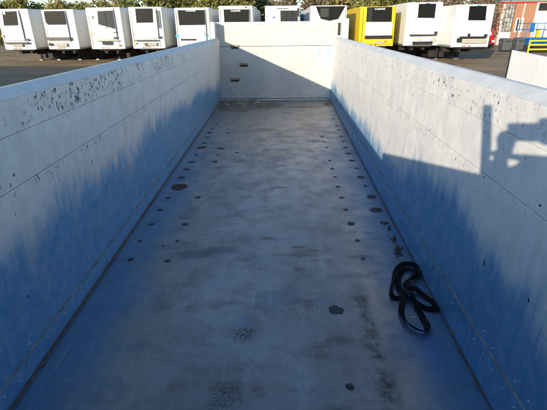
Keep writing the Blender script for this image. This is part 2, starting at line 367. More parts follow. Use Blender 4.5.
def root(name, loc, label, cat, group=None):
    o = bpy.data.objects.new(name, None); COL.objects.link(o); o.location = tuple(map(float, loc)); o.empty_display_size = .3
    return tag(o, label, cat, group)
def tag(o, label=None, cat=None, group=None, kind=None):
    for k, v in (('label', label), ('category', cat), ('group', group), ('kind', kind)):
        if v: o[k] = v
    return o
def dup(o, loc, parent=None):
    c = o.copy(); COL.objects.link(c); c.parent = parent; c.location = loc; return c

# ------------------------------------------------------------------ the yard
g = B(); N = 24
for i in range(N+1):
    for j in range(N+1): g.v.append((-600+1200*i/N, -600+1200*j/N, 0.0))
for i in range(N):
    for j in range(N): a = i*(N+1)+j; g.f.append((a, a+N+1, a+N+2, a+1))
tag(g.build('ground', 'ground'), 'brown grey asphalt of the lorry yard', kind='structure')

# ------------------------------------------------------------------ the open tipper trailer we stand in
Y0, HE, HT = -.42, 1.47, 1.338
TIP = root('tipper_trailer', (1.05, 4.6, 0), 'open topped metal tipper body with worn pale walls and spotted blue grey floor', 'trailer')
def plank(side, z0, z1, y0=Y0, y1=D, t=.045, off=0.0, mat='wall', name='plank', bevel=.003, n=1):
    b = B(); z0 += 0.0
    fx = xl if side == 'L' else xr; sg = -1 if side == 'L' else 1
    P = lambda y, z, o: (fx(y, z)+sg*o, y, FL+z)
    b.hexa([P(y0, z0, off), P(y1, z0, off), P(y1, z0, off+t), P(y0, z0, off+t), P(y0, z1, off), P(y1, z1, off), P(y1, z1, off+t), P(y0, z1, off+t)])
    return b.build(name, mat, TIP, bevel)
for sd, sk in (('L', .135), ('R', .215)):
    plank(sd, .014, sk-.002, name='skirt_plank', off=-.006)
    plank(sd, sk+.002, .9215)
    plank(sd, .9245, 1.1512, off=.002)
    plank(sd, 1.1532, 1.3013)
    plank(sd, -.05, 1.30, off=.047, t=.03, mat='dark', name='wall_backing', bevel=0)
    plank(sd, sk-.0038, sk+.0038, off=-.0085, t=.012, mat='bead', name='seam_bead', bevel=.002)
    fx = xl if sd == 'L' else xr; sg = -1 if sd == 'L' else 1; wo = .082 if sd == 'L' else .086
    pr = [(-.002, 1.302), (.046, 1.342), (.054, 1.345), (wo, 1.343), (wo+.004, 1.338), (wo+.004, 1.25), (.079, 1.25), (.079, 1.302)]
    B().prism([(fx(Y0, 1.33)+sg*o, Y0, FL+z) for o, z in pr], [(fx(D, 1.33)+sg*o, D-.001, FL+z) for o, z in pr]).build('top_rail', 'rail', TIP, .003)
    # ragged dirt packed into the joint
    b = B(); fx = xl if sd == 'L' else xr; sg = 1 if sd == 'L' else -1; yy = np.arange(Y0, D, .035); vs = []
    for i, y in enumerate(yy):
        wd = (.006+.016*rng.random()) * (1.25 if sd == 'L' and y < 4 else 1.0); h = .008+.012*rng.random()
        if sd == 'R': wd *= .5+.9*rng.random()**2
        x0 = fx(y, 0)-sg*.004; vs += [(x0, y, FL+.002), (x0, y, FL+h), (x0+sg*wd*.6, y, FL+h*.6), (x0+sg*wd, y, FL+.001)]
    fs = []
    for i in range(len(yy)-1):
        for k in range(3): a = 4*i+k; fs.append((a, a+1, a+5, a+4))
    b.add(vs, fs).build('joint_dirt', 'dirt', TIP)
    # rivets above and below the skirt seam
    b = B(); y = Y0+.1
    while y < D-.05:
        for z, ofs in ((sk+.045, 0), (sk-.05, .05)):
            if sd == 'R' and z > sk and rng.random() < .45: continue
            if rng.random() < .12: continue
            zz = z+rng.normal(0, .004); yj = y+ofs
            xx = fx(yj, zz)+sg*(.006 if z < sk else 0)
            b.dome((xx, yj, FL+zz), .0062+.0022*rng.random(), .0055, (sg, 0, 0), 6)
        y += .098
    tag(b.build('rivet_row', 'rivet', TIP, smooth=True), kind='stuff')
b = B().hexa([(xl(Y0, 0)-.04, Y0, FL-.02), (xr(Y0, 0)+.04, Y0, FL-.02), (xr(D, 0)+.04, D+.05, FL-.02), (xl(D, 0)-.04, D+.05, FL-.02),
              (xl(Y0, 0)-.04, Y0, FL), (xr(Y0, 0)+.04, Y0, FL), (xr(D, 0)+.04, D+.05, FL), (xl(D, 0)-.04, D+.05, FL)])
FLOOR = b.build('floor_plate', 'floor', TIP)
# flat kick strip welded along the left foot of the wall
b = B(); a0, a1 = .035, .10
b.hexa([(xl(Y0, 0)+a0-.02, Y0, FL+.001), (xl(Y0, 0)+a1, Y0, FL+.001), (xl(D, 0)+a1, D-.1, FL+.001), (xl(D, 0)+a0-.02, D-.1, FL+.001),
        (xl(Y0, 0)+a0, Y0, FL+.0035), (xl(Y0, 0)+a1-.018, Y0, FL+.003), (xl(D, 0)+a1-.018, D-.1, FL+.003), (xl(D, 0)+a0, D-.1, FL+.0035)])
b.build('kick_strip', 'floor', TIP)
# plug welds and bolt heads (photo pixel, radius in pixels, rusty?)
SP = [(220,117,1.6,0),(216.8,124,2,0),(212.7,128.8,1.8,0),(209.8,132.7,2.7,0),(207.3,137.3,2.6,0),(204,143,2.6,0),(202,147.5,5,1),(196.3,154.6,2.4,0),
 (191.5,162,3.7,0),(186.3,169.3,3.3,0),(181.7,177.5,3.7,0),(179.3,187,8.6,1),(168,198,2.8,0),(198,197.3,3,0),(228,133,1.9,0),(221,148.5,3.7,0),(218,155,2.3,0),
 (214.9,161.7,3.3,0),(237,152.7,2,0),(160,210,3.3,0),(151.8,224.3,3,0),(185,224.3,3.5,0),(140,241,2.3,0),(177.4,241,2,0),(163,246,1.3,0),(131,259.6,3,0),(167.6,261,3,0),
 (322.2,136.7,2,0),(323.8,141.8,1.7,0),(326.5,147.6,1.7,0),(329.7,160.5,2,0),(332.4,168.7,2.3,0),(335,176.9,2,0),(338.2,186.6,2.5,0),(341.8,197.6,2.7,0),(345.7,209.7,2.7,0),
 (351,223.7,4,0),(357.4,240.5,2.7,0),(363,258.8,2.5,0),(333.2,118.7,1.8,0),(336.4,125.7,1.9,0),(338.4,130,1.9,0),(341,136.3,2,0),(343.2,141.4,2,0),(345.5,147.6,2.9,0),(348.5,153.5,3.2,0),
 (352,160.5,3.2,0),(357,168.3,2.2,0),(361,177.3,3.8,0),(365.6,185.9,2.2,0),(371.5,196.8,5,0),(376,210,6.2,0),(384.4,223,4.3,0),(336,310,7.3,0),(350,387,4.3,0),(45,366,3.2,0)]
for k, (px, py, r, ru) in enumerate(SP):
    c = on_z(px, py, FL); q = on_z(px+r, py, FL); rad = abs(q[0]-c[0])
    b = B(); n = 26; top = []; bot = []
    for i in range(n):
        t = 2*math.pi*i/n; rr = rad*(1+.07*math.sin(2*t+k)+.05*math.sin(3*t+2.3*k)+.05*math.sin(5*t+k*k)+.04*math.sin(9*t+k)+.012*rng.normal())
        bot.append((c[0]+math.cos(t)*rr, c[1]+math.sin(t)*rr, FL+.0008)); top.append((c[0]+math.cos(t)*rr*.7, c[1]+math.sin(t)*rr*.7, FL+.003))
    b.prism(top, bot).build('plug_weld', 'plug_rust' if ru else 'plug', FLOOR)
# the far end: two stacked panels, steps, posts
def far_box(name, x0, x1, z0, z1, y0, y1, mat, bevel=.004): return B().box(x0, x1, y0, y1, FL+z0, FL+z1).build(name, mat, TIP, bevel)
GL, GR = -.27, 2.40
far_box('headboard_panel', GL, GR, .052, 1.163, D, D+.05, 'gate'); far_box('headboard_panel', GL, GR, 1.171, 1.60, D-.006, D+.05, 'gate')
far_box('headboard_rail', GL, GR+.02, 1.602, 1.655, D-.02, D+.06, 'rail', .01)
far_box('bottom_rail', GL, GR, .004, .040, D-.012, D+.05, 'gate'); far_box('gap_shadow_board', GL, GR, .0, 1.6, D+.052, D+.07, 'dark', 0)
for (u0, u1, v) in ((230.4, 239, 46), (239.7, 248.2, 64), (230.6, 239.6, 79)):
    a = on_y(u0, v, D); c = on_y(u1, v, D); z = a[2]-FL
    s = far_box('step', a[0], c[0], z-.018, z+.022, D-.035, D+.003, 'step', .006)
    B().box(a[0]+.012, c[0]-.012, D-.008, D-.001, FL+z-.055, FL+z-.019).build('step_lip', 'greypanel', s)
far_box('corner_post', -.275, -.185, .9, 1.66, 9.28, 9.52, 'rail', .012)
far_box('hinge_rod', -.335, -.305, 1.1, 1.62, 9.4, 9.43, 'rail', .008)
far_box('corner_post', 2.47, 2.62, .6, 1.70, 9.42, 9.60, 'rail', .012)
far_box('dark_gap_strip', 2.405, 2.455, 1.37, 1.62, 9.50, 9.56, 'black', .004)  # black strip standing in for the dark gap beside the corner post
# the near end behind the camera, with unseen plates added, cut to cast the right wall shadow
B().box(xl(Y0, 0)-.09, xr(Y0, 0)+.1, Y0-.05, Y0-.002, FL-.05, FL+HE).build('end_board', 'gate', TIP, .004)
def shadow_plate(name, pts):
    f = []
    for u, v in pts:
        p = on_r(470+u/4.1, 90+v/4.1); t = (p[1]-(Y0-.06))/LDIR[1]; f.append(p-LDIR*t)
    B().prism(f, [q-np.array([0, .03, 0]) for q in f]).build(name, 'steel', TIP)
shadow_plate('shadow_post', [(52,60),(80,60),(74,262),(66,290),(75,420),(30,420),(40,335)])
shadow_plate('shadow_panel', [(66,290),(95,285),(142,322),(142,420),(60,420)])
shadow_plate('shadow_bracket', [(74,246),(95,250),(110,242),(108,195),(125,170),(160,164),(176,200),(165,230),(155,262),(142,275),(142,325),(95,298),(94,260),(74,262)])
shadow_plate('shadow_arm', [(152,135),(275,135),(285,115),(345,112),(345,225),(285,218),(280,205),(168,202),(152,172)])
shadow_plate('shadow_beam', [(145,258),(345,272),(345,420),(140,420),(140,322),(190,305),(205,285),(141,275)])
# chassis and wheels under the body
for x in (.6, 1.5): B().box(x-.07, x+.07, -.3, 9.4, .80, FL-.022).build('chassis_rail', 'dark', TIP)
def wheel(parent, x, y, r=.5, wd=.28, name='wheel', mesh={}):
    key = (r, wd)
    if key not in mesh:
        b = B(); n = 20; prof = [(-wd/2, r*.55), (-wd/2, r*.93), (-wd/2+.04, r), (wd/2-.04, r), (wd/2, r*.93), (wd/2, r*.55)]
        vs = [(px, math.cos(2*math.pi*i/n)*rr, math.sin(2*math.pi*i/n)*rr) for i in range(n) for px, rr in prof]; m = len(prof)
        b.add(vs, [(i*m+k, i*m+k+1, ((i+1) % n)*m+k+1, ((i+1) % n)*m+k) for i in range(n) for k in range(m-1)])
        t = b.build('tyre_src', 'tyre', None, smooth=True); rm = B().tube((-wd/2+.05, 0, 0), (wd/2-.05, 0, 0), r*.56, n=16).tube((-wd/2+.01, 0, 0), (wd/2-.01, 0, 0), r*.2, n=10).build('rim_src', 'rim')
        mesh[key] = (t.data, rm.data); bpy.data.objects.remove(t); bpy.data.objects.remove(rm)
    td, rd = mesh[key]; q = parent.location
    t = bpy.data.objects.new(name, td); COL.objects.link(t); t.parent = parent; t.location = (x-q[0], y-q[1], r-q[2])
    k = bpy.data.objects.new('rim', rd); COL.objects.link(k); k.parent = t
for y in (6.4, 7.7, 9.0):
    B().tube((.0, y, .5), (2.1, y, .5), .06).build('axle', 'dark', TIP)
    for x in (.1, 2.0): wheel(TIP, x, y)
for x in (.55, 1.55):
    l = B().box(x-.06, x+.06, .9, 1.02, .05, .85).build('landing_leg', 'dark', TIP); B().box(x-.14, x+.14, .84, 1.08, 0, .05).build('foot', 'dark', l)

# ------------------------------------------------------------------ things in the body
def catmull(P, k=6):
    P = [np.array(p, float) for p in P]; out = []
    for i in range(len(P)-1):
        a, b_, c, d = P[max(i-1, 0)], P[i], P[i+1], P[min(i+2, len(P)-1)]
        for j in range(k):
            t = j/k; out.append(.5*((2*b_)+(-a+c)*t+(2*a-5*b_+4*c-d)*t*t+(-a+3*b_-3*c+d)*t**3))
    return out+[P[-1]]
def strap():
    S = [(100,255,6),(96,235,14),(84,216,20),(100,198,20),(125,185,18),(132,165,14),(112,146,10),(78,143,8),(55,160,8),(46,195,8),(36,232,8),(42,258,10),(66,262,14),(90,252,20),
         (112,226,24),(142,246,14),(184,274,8),(192,294,8),(158,298,8),(122,282,14),(98,262,24),(76,240,18),(62,212,12),(66,178,10),(84,160,10),(108,160,12),(118,176,16),
         (104,196,26),(92,226,28),(80,262,20),(72,300,8),(86,338,8),(114,362,8),(150,374,8),(161,354,8),(146,326,8),(122,288,18),(104,258,32)]
    pts = []
    for u, v, z in S:
        p = on_z(380+u/3.417, 225+v/3.417, FL); pts.append((p[0], p[1], FL+z/1000))
    C = catmull(pts, 6); b = B(); vs = []; n = len(C)
    for i, p in enumerate(C):
        t = C[min(i+1, n-1)]-C[max(i-1, 0)]; t = t/(np.linalg.norm(t)+1e-9); sd = np.array([t[1], -t[0], 0]); sd /= np.linalg.norm(sd)+1e-9
        tw = .75*math.sin(i*.07)+.45*math.sin(i*.17+1); ws = sd*math.cos(tw)+np.array([0, 0, 1])*math.sin(tw); nn = np.cross(t, ws); hw, ht = .0175, .0016
        lift = np.array([0, 0, abs(math.sin(tw))*hw+.002])
        for a, c in ((-1, -1), (1, -1), (1, 1), (-1, 1)): vs.append(p+lift+ws*hw*a+nn*ht*c)
    fs = [(i*4+k, i*4+(k+1) % 4, i*4+4+(k+1) % 4, i*4+4+k) for i in range(n-1) for k in range(4)] + [(3, 2, 1, 0), tuple(4*(n-1)+k for k in range(4))]
    c = on_z(405, 297, FL); r = root('webbing_strap', (c[0], c[1], FL), 'looped black webbing strap lying on the floor beside the right wall', 'strap')
    b.add(vs, fs).build('webbing', 'web', r, smooth=False)
    q = on_z(407.5, 298.5, FL); B().box(q[0]-.022, q[0]+.022, q[1]-.02, q[1]+.02, FL+.030, FL+.052).build('buckle', 'buckle', r, .005)
    B().box(q[0]-.010, q[0]+.012, q[1]-.034, q[1]-.021, FL+.030, FL+.046).build('tag', 'tag', r, .002)
strap()
def grit(name, spots, n, label, mat, smin, smax, mound=None):
    """loose grit: many little angular grains, spread about pixel ellipses (px, py, rx, ry, thickness in m)"""
    ico_v = np.array([(0,0,1),(.9,0,-.2),(-.4,.8,-.1),(-.5,-.75,-.15),(.1,.1,-.8)]); ico_f = [(0,1,2),(0,2,3),(0,3,1),(4,2,1),(4,3,2),(4,1,3)]
    b = B(); tot = sum(s[2]*s[3] for s in spots)
    for (px, py, rx, ry, th) in spots:
        for _ in range(max(4, int(n*rx*ry/tot))):
            a = rng.random()*2*math.pi; q = abs(rng.normal(0, .5)); u = px+math.cos(a)*q*rx; v = py+math.sin(a)*q*ry
            p = on_z(u, v, FL)
            if p[1] > D-.02: continue
            p[0] = min(max(p[0], xl(p[1], 0)+.01), xr(p[1], 0)-.012)
            s = smin+(smax-smin)*rng.random()**2.2; z = FL+th*max(0, 1-q*q)*rng.random()+s*.35
            ang = rng.random()*6.28; ca, sa = math.cos(ang), math.sin(ang); vv = ico_v*(1+.35*rng.normal(size=(5, 1)))*s*np.array([1, 1, .7])
            b.add([(p[0]+ca*x-sa*y, p[1]+sa*x+ca*y, z+zz) for x, y, zz in vv], ico_f)
    return tag(b.build(name, mat), label, 'gravel', kind='stuff')
def mound(pts_px, h, name, mat, label):
    pts = [on_z(u, v, FL) for u, v in pts_px]; c = sum(pts)/len(pts); b = B(); n = 40; ring = []
    ang = sorted((math.atan2(p[1]-c[1], p[0]-c[0]), math.hypot(p[0]-c[0], p[1]-c[1])) for p in pts)
    A = [a for a, _ in ang]; Q = [r_ for _, r_ in ang]; vs = []
    for k, f in enumerate((1, .85, .6, .3)):
        for i in range(n):
            a = -math.pi+2*math.pi*i/n; r_ = np.interp(a, [A[-1]-2*math.pi]+A+[A[0]+2*math.pi], [Q[-1]]+Q+[Q[0]])*f*(1+.06*rng.normal())
            vs.append((c[0]+math.cos(a)*r_, min(c[1]+math.sin(a)*r_, D-.015), FL+(.0005 if k == 0 else h*(1-f)**.6*(1+.25*rng.normal()))))
    vs.append((c[0], c[1], FL+h))
    b.add(vs, [(k*n+i, k*n+(i+1) % n, k*n+n+(i+1) % n, k*n+n+i) for k in range(3) for i in range(n)]+[(3*n+i, 3*n+(i+1) % n, 4*n) for i in range(n)])
    return tag(b.build(name, mat, None, smooth=True), label, 'dirt', kind='stuff')
mound([(219,101.5),(235,101),(255,101),(272,102),(282,106.5),(268,108.5),(250,109),(243,112.5),(232,110.5),(220,111)], .022, 'dirt_heap', 'step_grit', 'brown dirt bed of the heap at the foot of the far board')
grit('grit_pile', [(238,104.5,15,4.5,.05),(255,104,15,4.5,.05),(226,106,6,4,.04),(270,105,10,2.5,.02)], 5200, 'grey brown grit heaped against the foot of the far board', 'stone', .007, .022)
grit('grit_pile_pale', [(240,105,17,4.2,.055),(257,104.5,15,4,.055),(227,106.5,7,4,.045)], 1500, 'pale crumbs mixed through the heap at the far board', 'pale_grit', .006, .017)
grit('grit_corner', [(327,104.5,7,2.6,.03),(300,107,34,.7,.006)], 500, 'small pile of brown grit in the far right floor corner', 'step', .005, .015)
grit('grit_scatter', [(406,282,9,10,.004),(413,318,9,12,.004),(400,262,8,9,.006),(395,248,5,8,.006),(430,300,6,10,.003)], 2600, 'fine pale grit lying inside the loops of the black strap', 'pale_grit', .0016, .0055)
grit('moss_dirt', [(398,252,5.5,9,.012),(394,240,3,5,.012),(389,229,2.5,4,.01),(404,266,3,6,.01)], 700, 'dark mossy dirt along the right floor joint above the strap', 'dirt', .002, .008)

# ------------------------------------------------------------------ refrigerated trailers parked in a row
def text_mesh(body, size, name, mat, parent, loc):
    cu = bpy.data.curves.new(name, 'FONT'); cu.body = body; cu.size = size; cu.extrude = .006; cu.align_x = 'CENTER'; cu.align_y = 'CENTER'; cu.space_character = 1.25; cu.offset = size*.025
    o = bpy.data.objects.new(name, cu); COL.objects.link(o); bpy.context.view_layer.update()
    m = bpy.data.meshes.new_from_object(o.evaluated_get(bpy.context.evaluated_depsgraph_get())); bpy.data.objects.remove(o)
    k = bpy.data.objects.new(name, m); COL.objects.link(k); m.materials.clear(); m.materials.append(M[mat]); k.parent = parent
    k.rotation_euler = (R(90), 0, 0); q = parent
    while q.parent: q = q.parent
    k.location = Vector(loc)-q.location
    return k
def reefer(label, Y, px0, px1, pyt, grille, unit=None, unit_d=.13, slats=8, gmat='grille', smat='slat', mat='white', items=(), umat='unit', word=None, wsize=.2, depth_g=.05, frame=True, inner=None, vertical=0, L=13.4, zb=1.12):
    a = on_y(px0, pyt, Y); c = on_y(px1, pyt, Y); x0, x1 = a[0], c[0]; xm = (x0+x1)/2; zt = (a[2]+c[2])/2
    wd = 2.6; x0, x1 = xm-wd/2*min(1.06, max(.97, (x1-x0)/2.6)), xm+wd/2*min(1.06, max(.97, (x1-x0)/2.6))
    r = root('refrigerated_trailer', (xm, Y, 0), label, 'trailer', 'refrigerated trailers parked in a row behind the tipper')
    body = B().box(x0, x1, Y+.02, Y+L, zb, zt).build('body', mat, r, .05)
    # corner posts and cant rail on the front edges
    for xa in (x0, x1-.09): B().box(xa, xa+.09, Y-.015, Y+.018, zb+.02, zt-.02).build('corner_post', mat, r, .012)
    B().box(x0+.092, x1-.092, Y-.015, Y+.018, zt-.10, zt-.02).build('front_rail', mat, r, .012)
    for xa, s in ((x0, -1), (x1, 1)):
        B().box(xa-.012 if s < 0 else xa+.001, xa-.001 if s < 0 else xa+.012, Y+.1, Y+L-.05, zb, zb+.14).build('side_rail', 'steel', r, .003)
        B().box(xa-.010 if s < 0 else xa+.001, xa-.001 if s < 0 else xa+.010, Y+.1, Y+L-.05, zt-.13, zt-.03).build('side_rail', mat, r, .003)
    P = lambda px, py, yy: on_y(px, py, yy)
    yf = Y-unit_d
    # unit cover: a shallow cowl in front of the bulkhead, as wide as the photo shows
    if unit is None: unit = (px0+2.2, px1-2.2, pyt+1.4, pyt+32)
    ua = P(unit[0], unit[2], yf); ub = P(unit[1], unit[3], yf)
    zc, zd = max(zb+.02, min(ub[2], zt-.5)), min(ua[2], zt-.015); xa, xb = max(ua[0], x0+.1), min(ub[0], x1-.1)
    U = B().box(xa, xb, yf+.002, Y-.016, zc, zd).build('unit_cover', umat, r, .05, seg=3)
    gp = [P(u, v, yf) for u, v in grille]
    for q in gp: q[0] = min(max(q[0], xa+.03), xb-.03); q[2] = min(q[2], zd-.03)
    G = B().prism([q-np.array([0, .012, 0]) for q in gp], [q+np.array([0, .03, 0]) for q in gp]).build('grille', gmat, U)
    zs = [q[2] for q in gp]; xs = [q[0] for q in gp]; z0, z1 = min(zs), max(zs)
    def span(z):
        h = []
        for i in range(len(gp)):
            p, q = gp[i], gp[(i+1) % len(gp)]
            if (p[2]-z)*(q[2]-z) < 0: h.append(p[0]+(q[0]-p[0])*(z-p[2])/(q[2]-p[2]))
        return (min(h), max(h)) if len(h) >= 2 else None
    for k in range(slats):
        z = z0+(z1-z0)*(k+.6)/(slats+.2); s = span(z)
        if s and s[1]-s[0] > .15: B().hexa([(s[0]+.03, yf-.014, z), (s[1]-.03, yf-.014, z), (s[1]-.03, yf-.045, z-.02), (s[0]+.03, yf-.045, z-.02), (s[0]+.03, yf-.014, z+.03), (s[1]-.03, yf-.014, z+.03), (s[1]-.03, yf-.04, z+.005), (s[0]+.03, yf-.04, z+.005)]).build('slat', smat, G)
    for k in range(vertical):
        x = min(xs)+(max(xs)-min(xs))*(k+1)/(vertical+1); B().box(x-.012, x+.012, yf-.04, yf-.013, z0+.03, z1-.05).build('grille_bar', smat, G)
    # door seams of the lower cover
    zm = z0-.06
    if zm-zc > .4:
        for x in (xa+(xb-xa)*.33, xa+(xb-xa)*.66): B().box(x-.006, x+.006, yf-.004, yf+.01, zc+.08, zm).build('cover_seam', 'greypanel', U)
        B().box(xa+.03, xb-.03, yf-.004, yf+.01, zm-.006, zm+.006).build('cover_seam', 'greypanel', U)
    for (nm, mt, u0, u1, v0, v1, dp) in items:
        yy = yf-.02 if dp > 0 else Y-.02
        p, q = P(u0, v0, yy), P(u1, v1, yy)
        B().box(p[0], q[0], yy-abs(dp), (yf+.01 if dp > 0 else Y+.01), q[2], p[2]).build(nm, mt, r, .01 if abs(dp) > .03 else 0)
    if word:
        text_mesh(word[0], wsize, 'lettering', 'letter', U, (P(word[1], word[2], yf-.055)))
    for x in (xa-.05, xb+.03):
        if x0+.1 < x < x1-.12: B().path([(x, Y-.03, zd-.2), (x+.01, Y-.05, zm), (x-.01, Y-.04, zc+.3), (x+.02, Y-.03, zb+.1)], .014, 5).build('hose', 'black', r)
    for k in range(4): B().tube((xm-.5+k*.16, Y-.05, zb+.10), (xm-.5+k*.16, Y-.005, zb+.10), .04, n=10).build('air_coupling', ('black', 'red', 'amber', 'black')[k], r)
    B().box(x0+.12, x1-.12, Y-.012, Y+.015, zb+.02, zb+.05).build('lower_rail', 'steel', r)
    # coupling plate, chassis, legs, guards, axles
    B().box(xm-.55, xm-.35, Y+.6, Y+L-.3, .78, zb-.01).build('chassis_rail', 'dark', r); B().box(xm+.35, xm+.55, Y+.6, Y+L-.3, .78, zb-.01).build('chassis_rail', 'dark', r)
    B().box(xm-.9, xm+.9, Y+.3, Y+1.9, zb-.10, zb-.005).build('coupling_plate', 'dark', r)
    for x in (xm-.82, xm+.82):
        l = B().box(x-.07, x+.07, Y+4.15, Y+4.3, .06, zb-.02).build('landing_leg', 'dark', r)
        B().box(x-.15, x+.15, Y+4.05, Y+4.4, 0, .07).build('foot', 'steel', l, .015)
    B().box(xm-.25, xm+.3, Y+2.6, Y+3.3, .62, zb-.11).build('air_tank', 'dark', r, .05)
    B().box(xm-1.15, xm-.62, Y+1.9, Y+2.6, .72, zb-.01).build('battery_box', 'dark', r, .02); B().box(xm+.62, xm+1.1, Y+2.9, Y+3.7, .66, zb-.01).build('tool_box', 'dark', r, .02)
    B().tube((xm-.8, Y+4.22, .8), (xm+.8, Y+4.22, .8), .035).build('leg_brace', 'dark', r)
    for x in (xm-1.12, xm+1.04): B().box(x, x+.06, Y+7.25, Y+7.65, .35, .98).build('side_guard', 'dark', r)
    B().box(x0+.04, x1-.04, Y+4.75, Y+7.2, .16, zb-.012).build('under_shade_box', 'dark', r)  # full-width dark box added to blacken the shaded gap under the trailer
    for y in (Y+8.3, Y+9.6, Y+10.9):
        B().tube((xm-1.05, y, .5), (xm+1.05, y, .5), .06).build('axle', 'dark', r)
        for x in (xm-1.06, xm+1.06): wheel(r, x, y, .5, .36)
    for x in (x0+.02, x1-.30): B().box(x, x+.28, Y+7.7, Y+7.74, .3, 1.0).build('mudflap', 'black', r)
    return r
K = 'items'
reefer('white refrigerated trailer at the left end of the row, cut by the frame', 35.5, -4, 27, 8.7, [(2, 11.5), (16.5, 11), (18.5, 25.3), (4, 25.6)], vertical=6, slats=5, smat='slat_tan',
       items=[('ledge', 'black', 5.5, 29, 42.2, 43.6, .12), ('socket_panel', 'black', 25, 28.6, 38.4, 40.8, .03), ('plate', 'plate', 12, 23, 44.2, 46.6, .02), ('vent', 'unit', 3, 6, 11, 14.5, .06), ('side_marker', 'amber', 1.2, 2.6, 34.5, 37, .03)])
reefer('white refrigerated trailer with dusty tan grille, second from the left', 35.5, 41, 72.5, 9.2, [(43, 11), (45, 9.8), (66, 9.6), (68, 11), (69, 22.5), (66.5, 24.6), (48, 24.8), (45.5, 22.5)], slats=6, smat='slat_tan',
       items=[('ledge', 'black', 47.5, 71, 37.2, 40, .12), ('plate', 'plate', 56, 67.5, 43, 46.6, .02), ('socket_panel', 'greypanel', 48.5, 52.5, 43, 45.5, .02)])
reefer('white refrigerated trailer whose dark grille has a slanted lower edge', 35, 85, 119.5, 7.2, [(97.3, 11), (116, 10.2), (117.8, 29), (98.3, 24.2)], gmat='greypanel', slats=0, vertical=1,
       items=[('socket_panel', 'black', 113.4, 117.2, 36.6, 38.8, .03), ('plate', 'greypanel', 102, 112, 41.4, 44.6, .02), ('badge', 'greypanel', 92, 93.6, 16, 18.6, .006), ('side_marker', 'amber', 90, 91.8, 32.5, 34.6, .03), ('side_marker', 'orange', 118, 120.4, 44.4, 45.8, .03), ('handle', 'black', 113, 116.4, 31.6, 32.6, .04), ('ledge', 'plate', 96, 119, 40.2, 40.9, .06)])
reefer('white refrigerated trailer with narrow black grille, fourth from the left', 35, 128, 161, 6.7, [(135, 8), (152.5, 7.5), (153.3, 22.5), (136.5, 22.8)], slats=6,
       items=[('socket_panel', 'black', 158, 161.2, 36, 38.2, .03), ('ledge', 'black', 135, 158, 39.8, 40.7, .1), ('plate', 'plate', 143, 157, 42.4, 45.6, .02), ('cable_coil', 'black', 145, 148, 43, 46, .05), ('side_marker', 'amber', 134.4, 136.4, 42.4, 44, .03), ('handle', 'black', 158.2, 159, 10, 28, .03)])
reefer('white refrigerated trailer with cyan corner patches and lettered black grille', 35, 174, 208.4, 7.5, [(177.5, 10), (205, 9.8), (206, 24.8), (179.3, 25.2)], slats=7, unit=(176, 207, 8.6, 44), word=('CARRIER', 190.5, 10.7), wsize=.16,
       items=[('corner_patch', 'cyan', 175.6, 179.6, 34.6, 37, -.012), ('corner_patch', 'cyan', 206.5, 209.5, 33.6, 36.4, -.012), ('ledge', 'greypanel', 181, 196, 38.8, 40.2, .08), ('handle', 'black', 204.6, 205.2, 32, 36, .03)])
reefer('white refrigerated trailer with wide lettered grille right above the far board', 35, 218.5, 252.2, 5.6, [(223.5, 9.2), (249, 9.2), (249.2, 22), (224.3, 22)], slats=7, unit=(220.5, 250.5, 7.2, 44), word=('CARRIER', 235.5, 10.8), wsize=.16,
       items=[('top_hatch', 'black', 244.8, 246.8, 6.4, 7.6, .03)])
reefer('white refrigerated trailer with grey grille panels on its right half', 35, 265, 300, 5.6, [(280.3, 10.3), (297.5, 10.3), (298, 23), (280.5, 23)], gmat='greypanel', slats=0, vertical=2, smat='grille', unit=(266.5, 298.6, 6.6, 44),
       items=[('badge', 'blue', 273, 274.6, 16.2, 18.2, .006), ('marking', 'greypanel', 277, 288.5, 8.2, 8.8, .004), ('hose', 'black', 297.2, 298.6, 8, 16, .05)])
reefer('white refrigerated trailer with black hopper shaped recess in its front', 35, 311, 347, 5.3, [(315.7, 6.2), (345.4, 5.9), (338.4, 18.8), (329.6, 20.8), (320.7, 18.8)], slats=0, unit=(313, 345.5, 5.6, 44),
       items=[('grille_pane', 'glass', 320.5, 328.5, 8.2, 17, .05), ('grille_post', 'slat', 329.2, 330.2, 7.5, 19.5, .05), ('top_shelf', 'greypanel', 319, 331, 6.4, 7.5, .07), ('handle', 'black', 342.5, 343.2, 20, 34, .03)])
reefer('yellow refrigerated trailer with black and white unit and lettered top', 35, 361, 396.5, 6.2, [(367.2, 6.9), (392.4, 6.4), (391.6, 21.8), (366.2, 21.8)], slats=0, mat='yellow', umat='yellow', unit=(364.6, 393.4, 6.6, 44), word=('CARRIER', 380, 8.9), wsize=.17,
       items=[('lower_cover', 'unit', 365.6, 391.4, 22.2, 35.2, .05), ('ledge', 'black', 364.8, 391.6, 35.6, 38.6, .08), ('plate', 'plate', 375, 384, 41, 43.4, .02), ('tail_lens', 'orange', 384.4, 386.6, 40.4, 42.4, .03), ('grille_side', 'greypanel', 368.4, 371.5, 7, 21.6, .02)])
reefer('white refrigerated trailer with arched lower shroud beside the yellow one', 35, 408, 443.4, 2.0, [(419, 2.8), (436.4, 2.6), (434.6, 18), (417.6, 17.8)], slats=9, vertical=3,
       items=[('socket_panel', 'black', 434.4, 437.2, 31.4, 34, .03), ('ledge', 'black', 409.6, 436.4, 34.7, 35.6, .1), ('shroud', 'greypanel', 412.5, 432, 41.4, 44.4, .05), ('badge', 'liftblue', 426, 430, 2.9, 3.6, .03), ('side_marker', 'amber', 418, 420, 38.6, 40, .02), ('plate', 'plate', 431, 436, 38, 42, .02)])
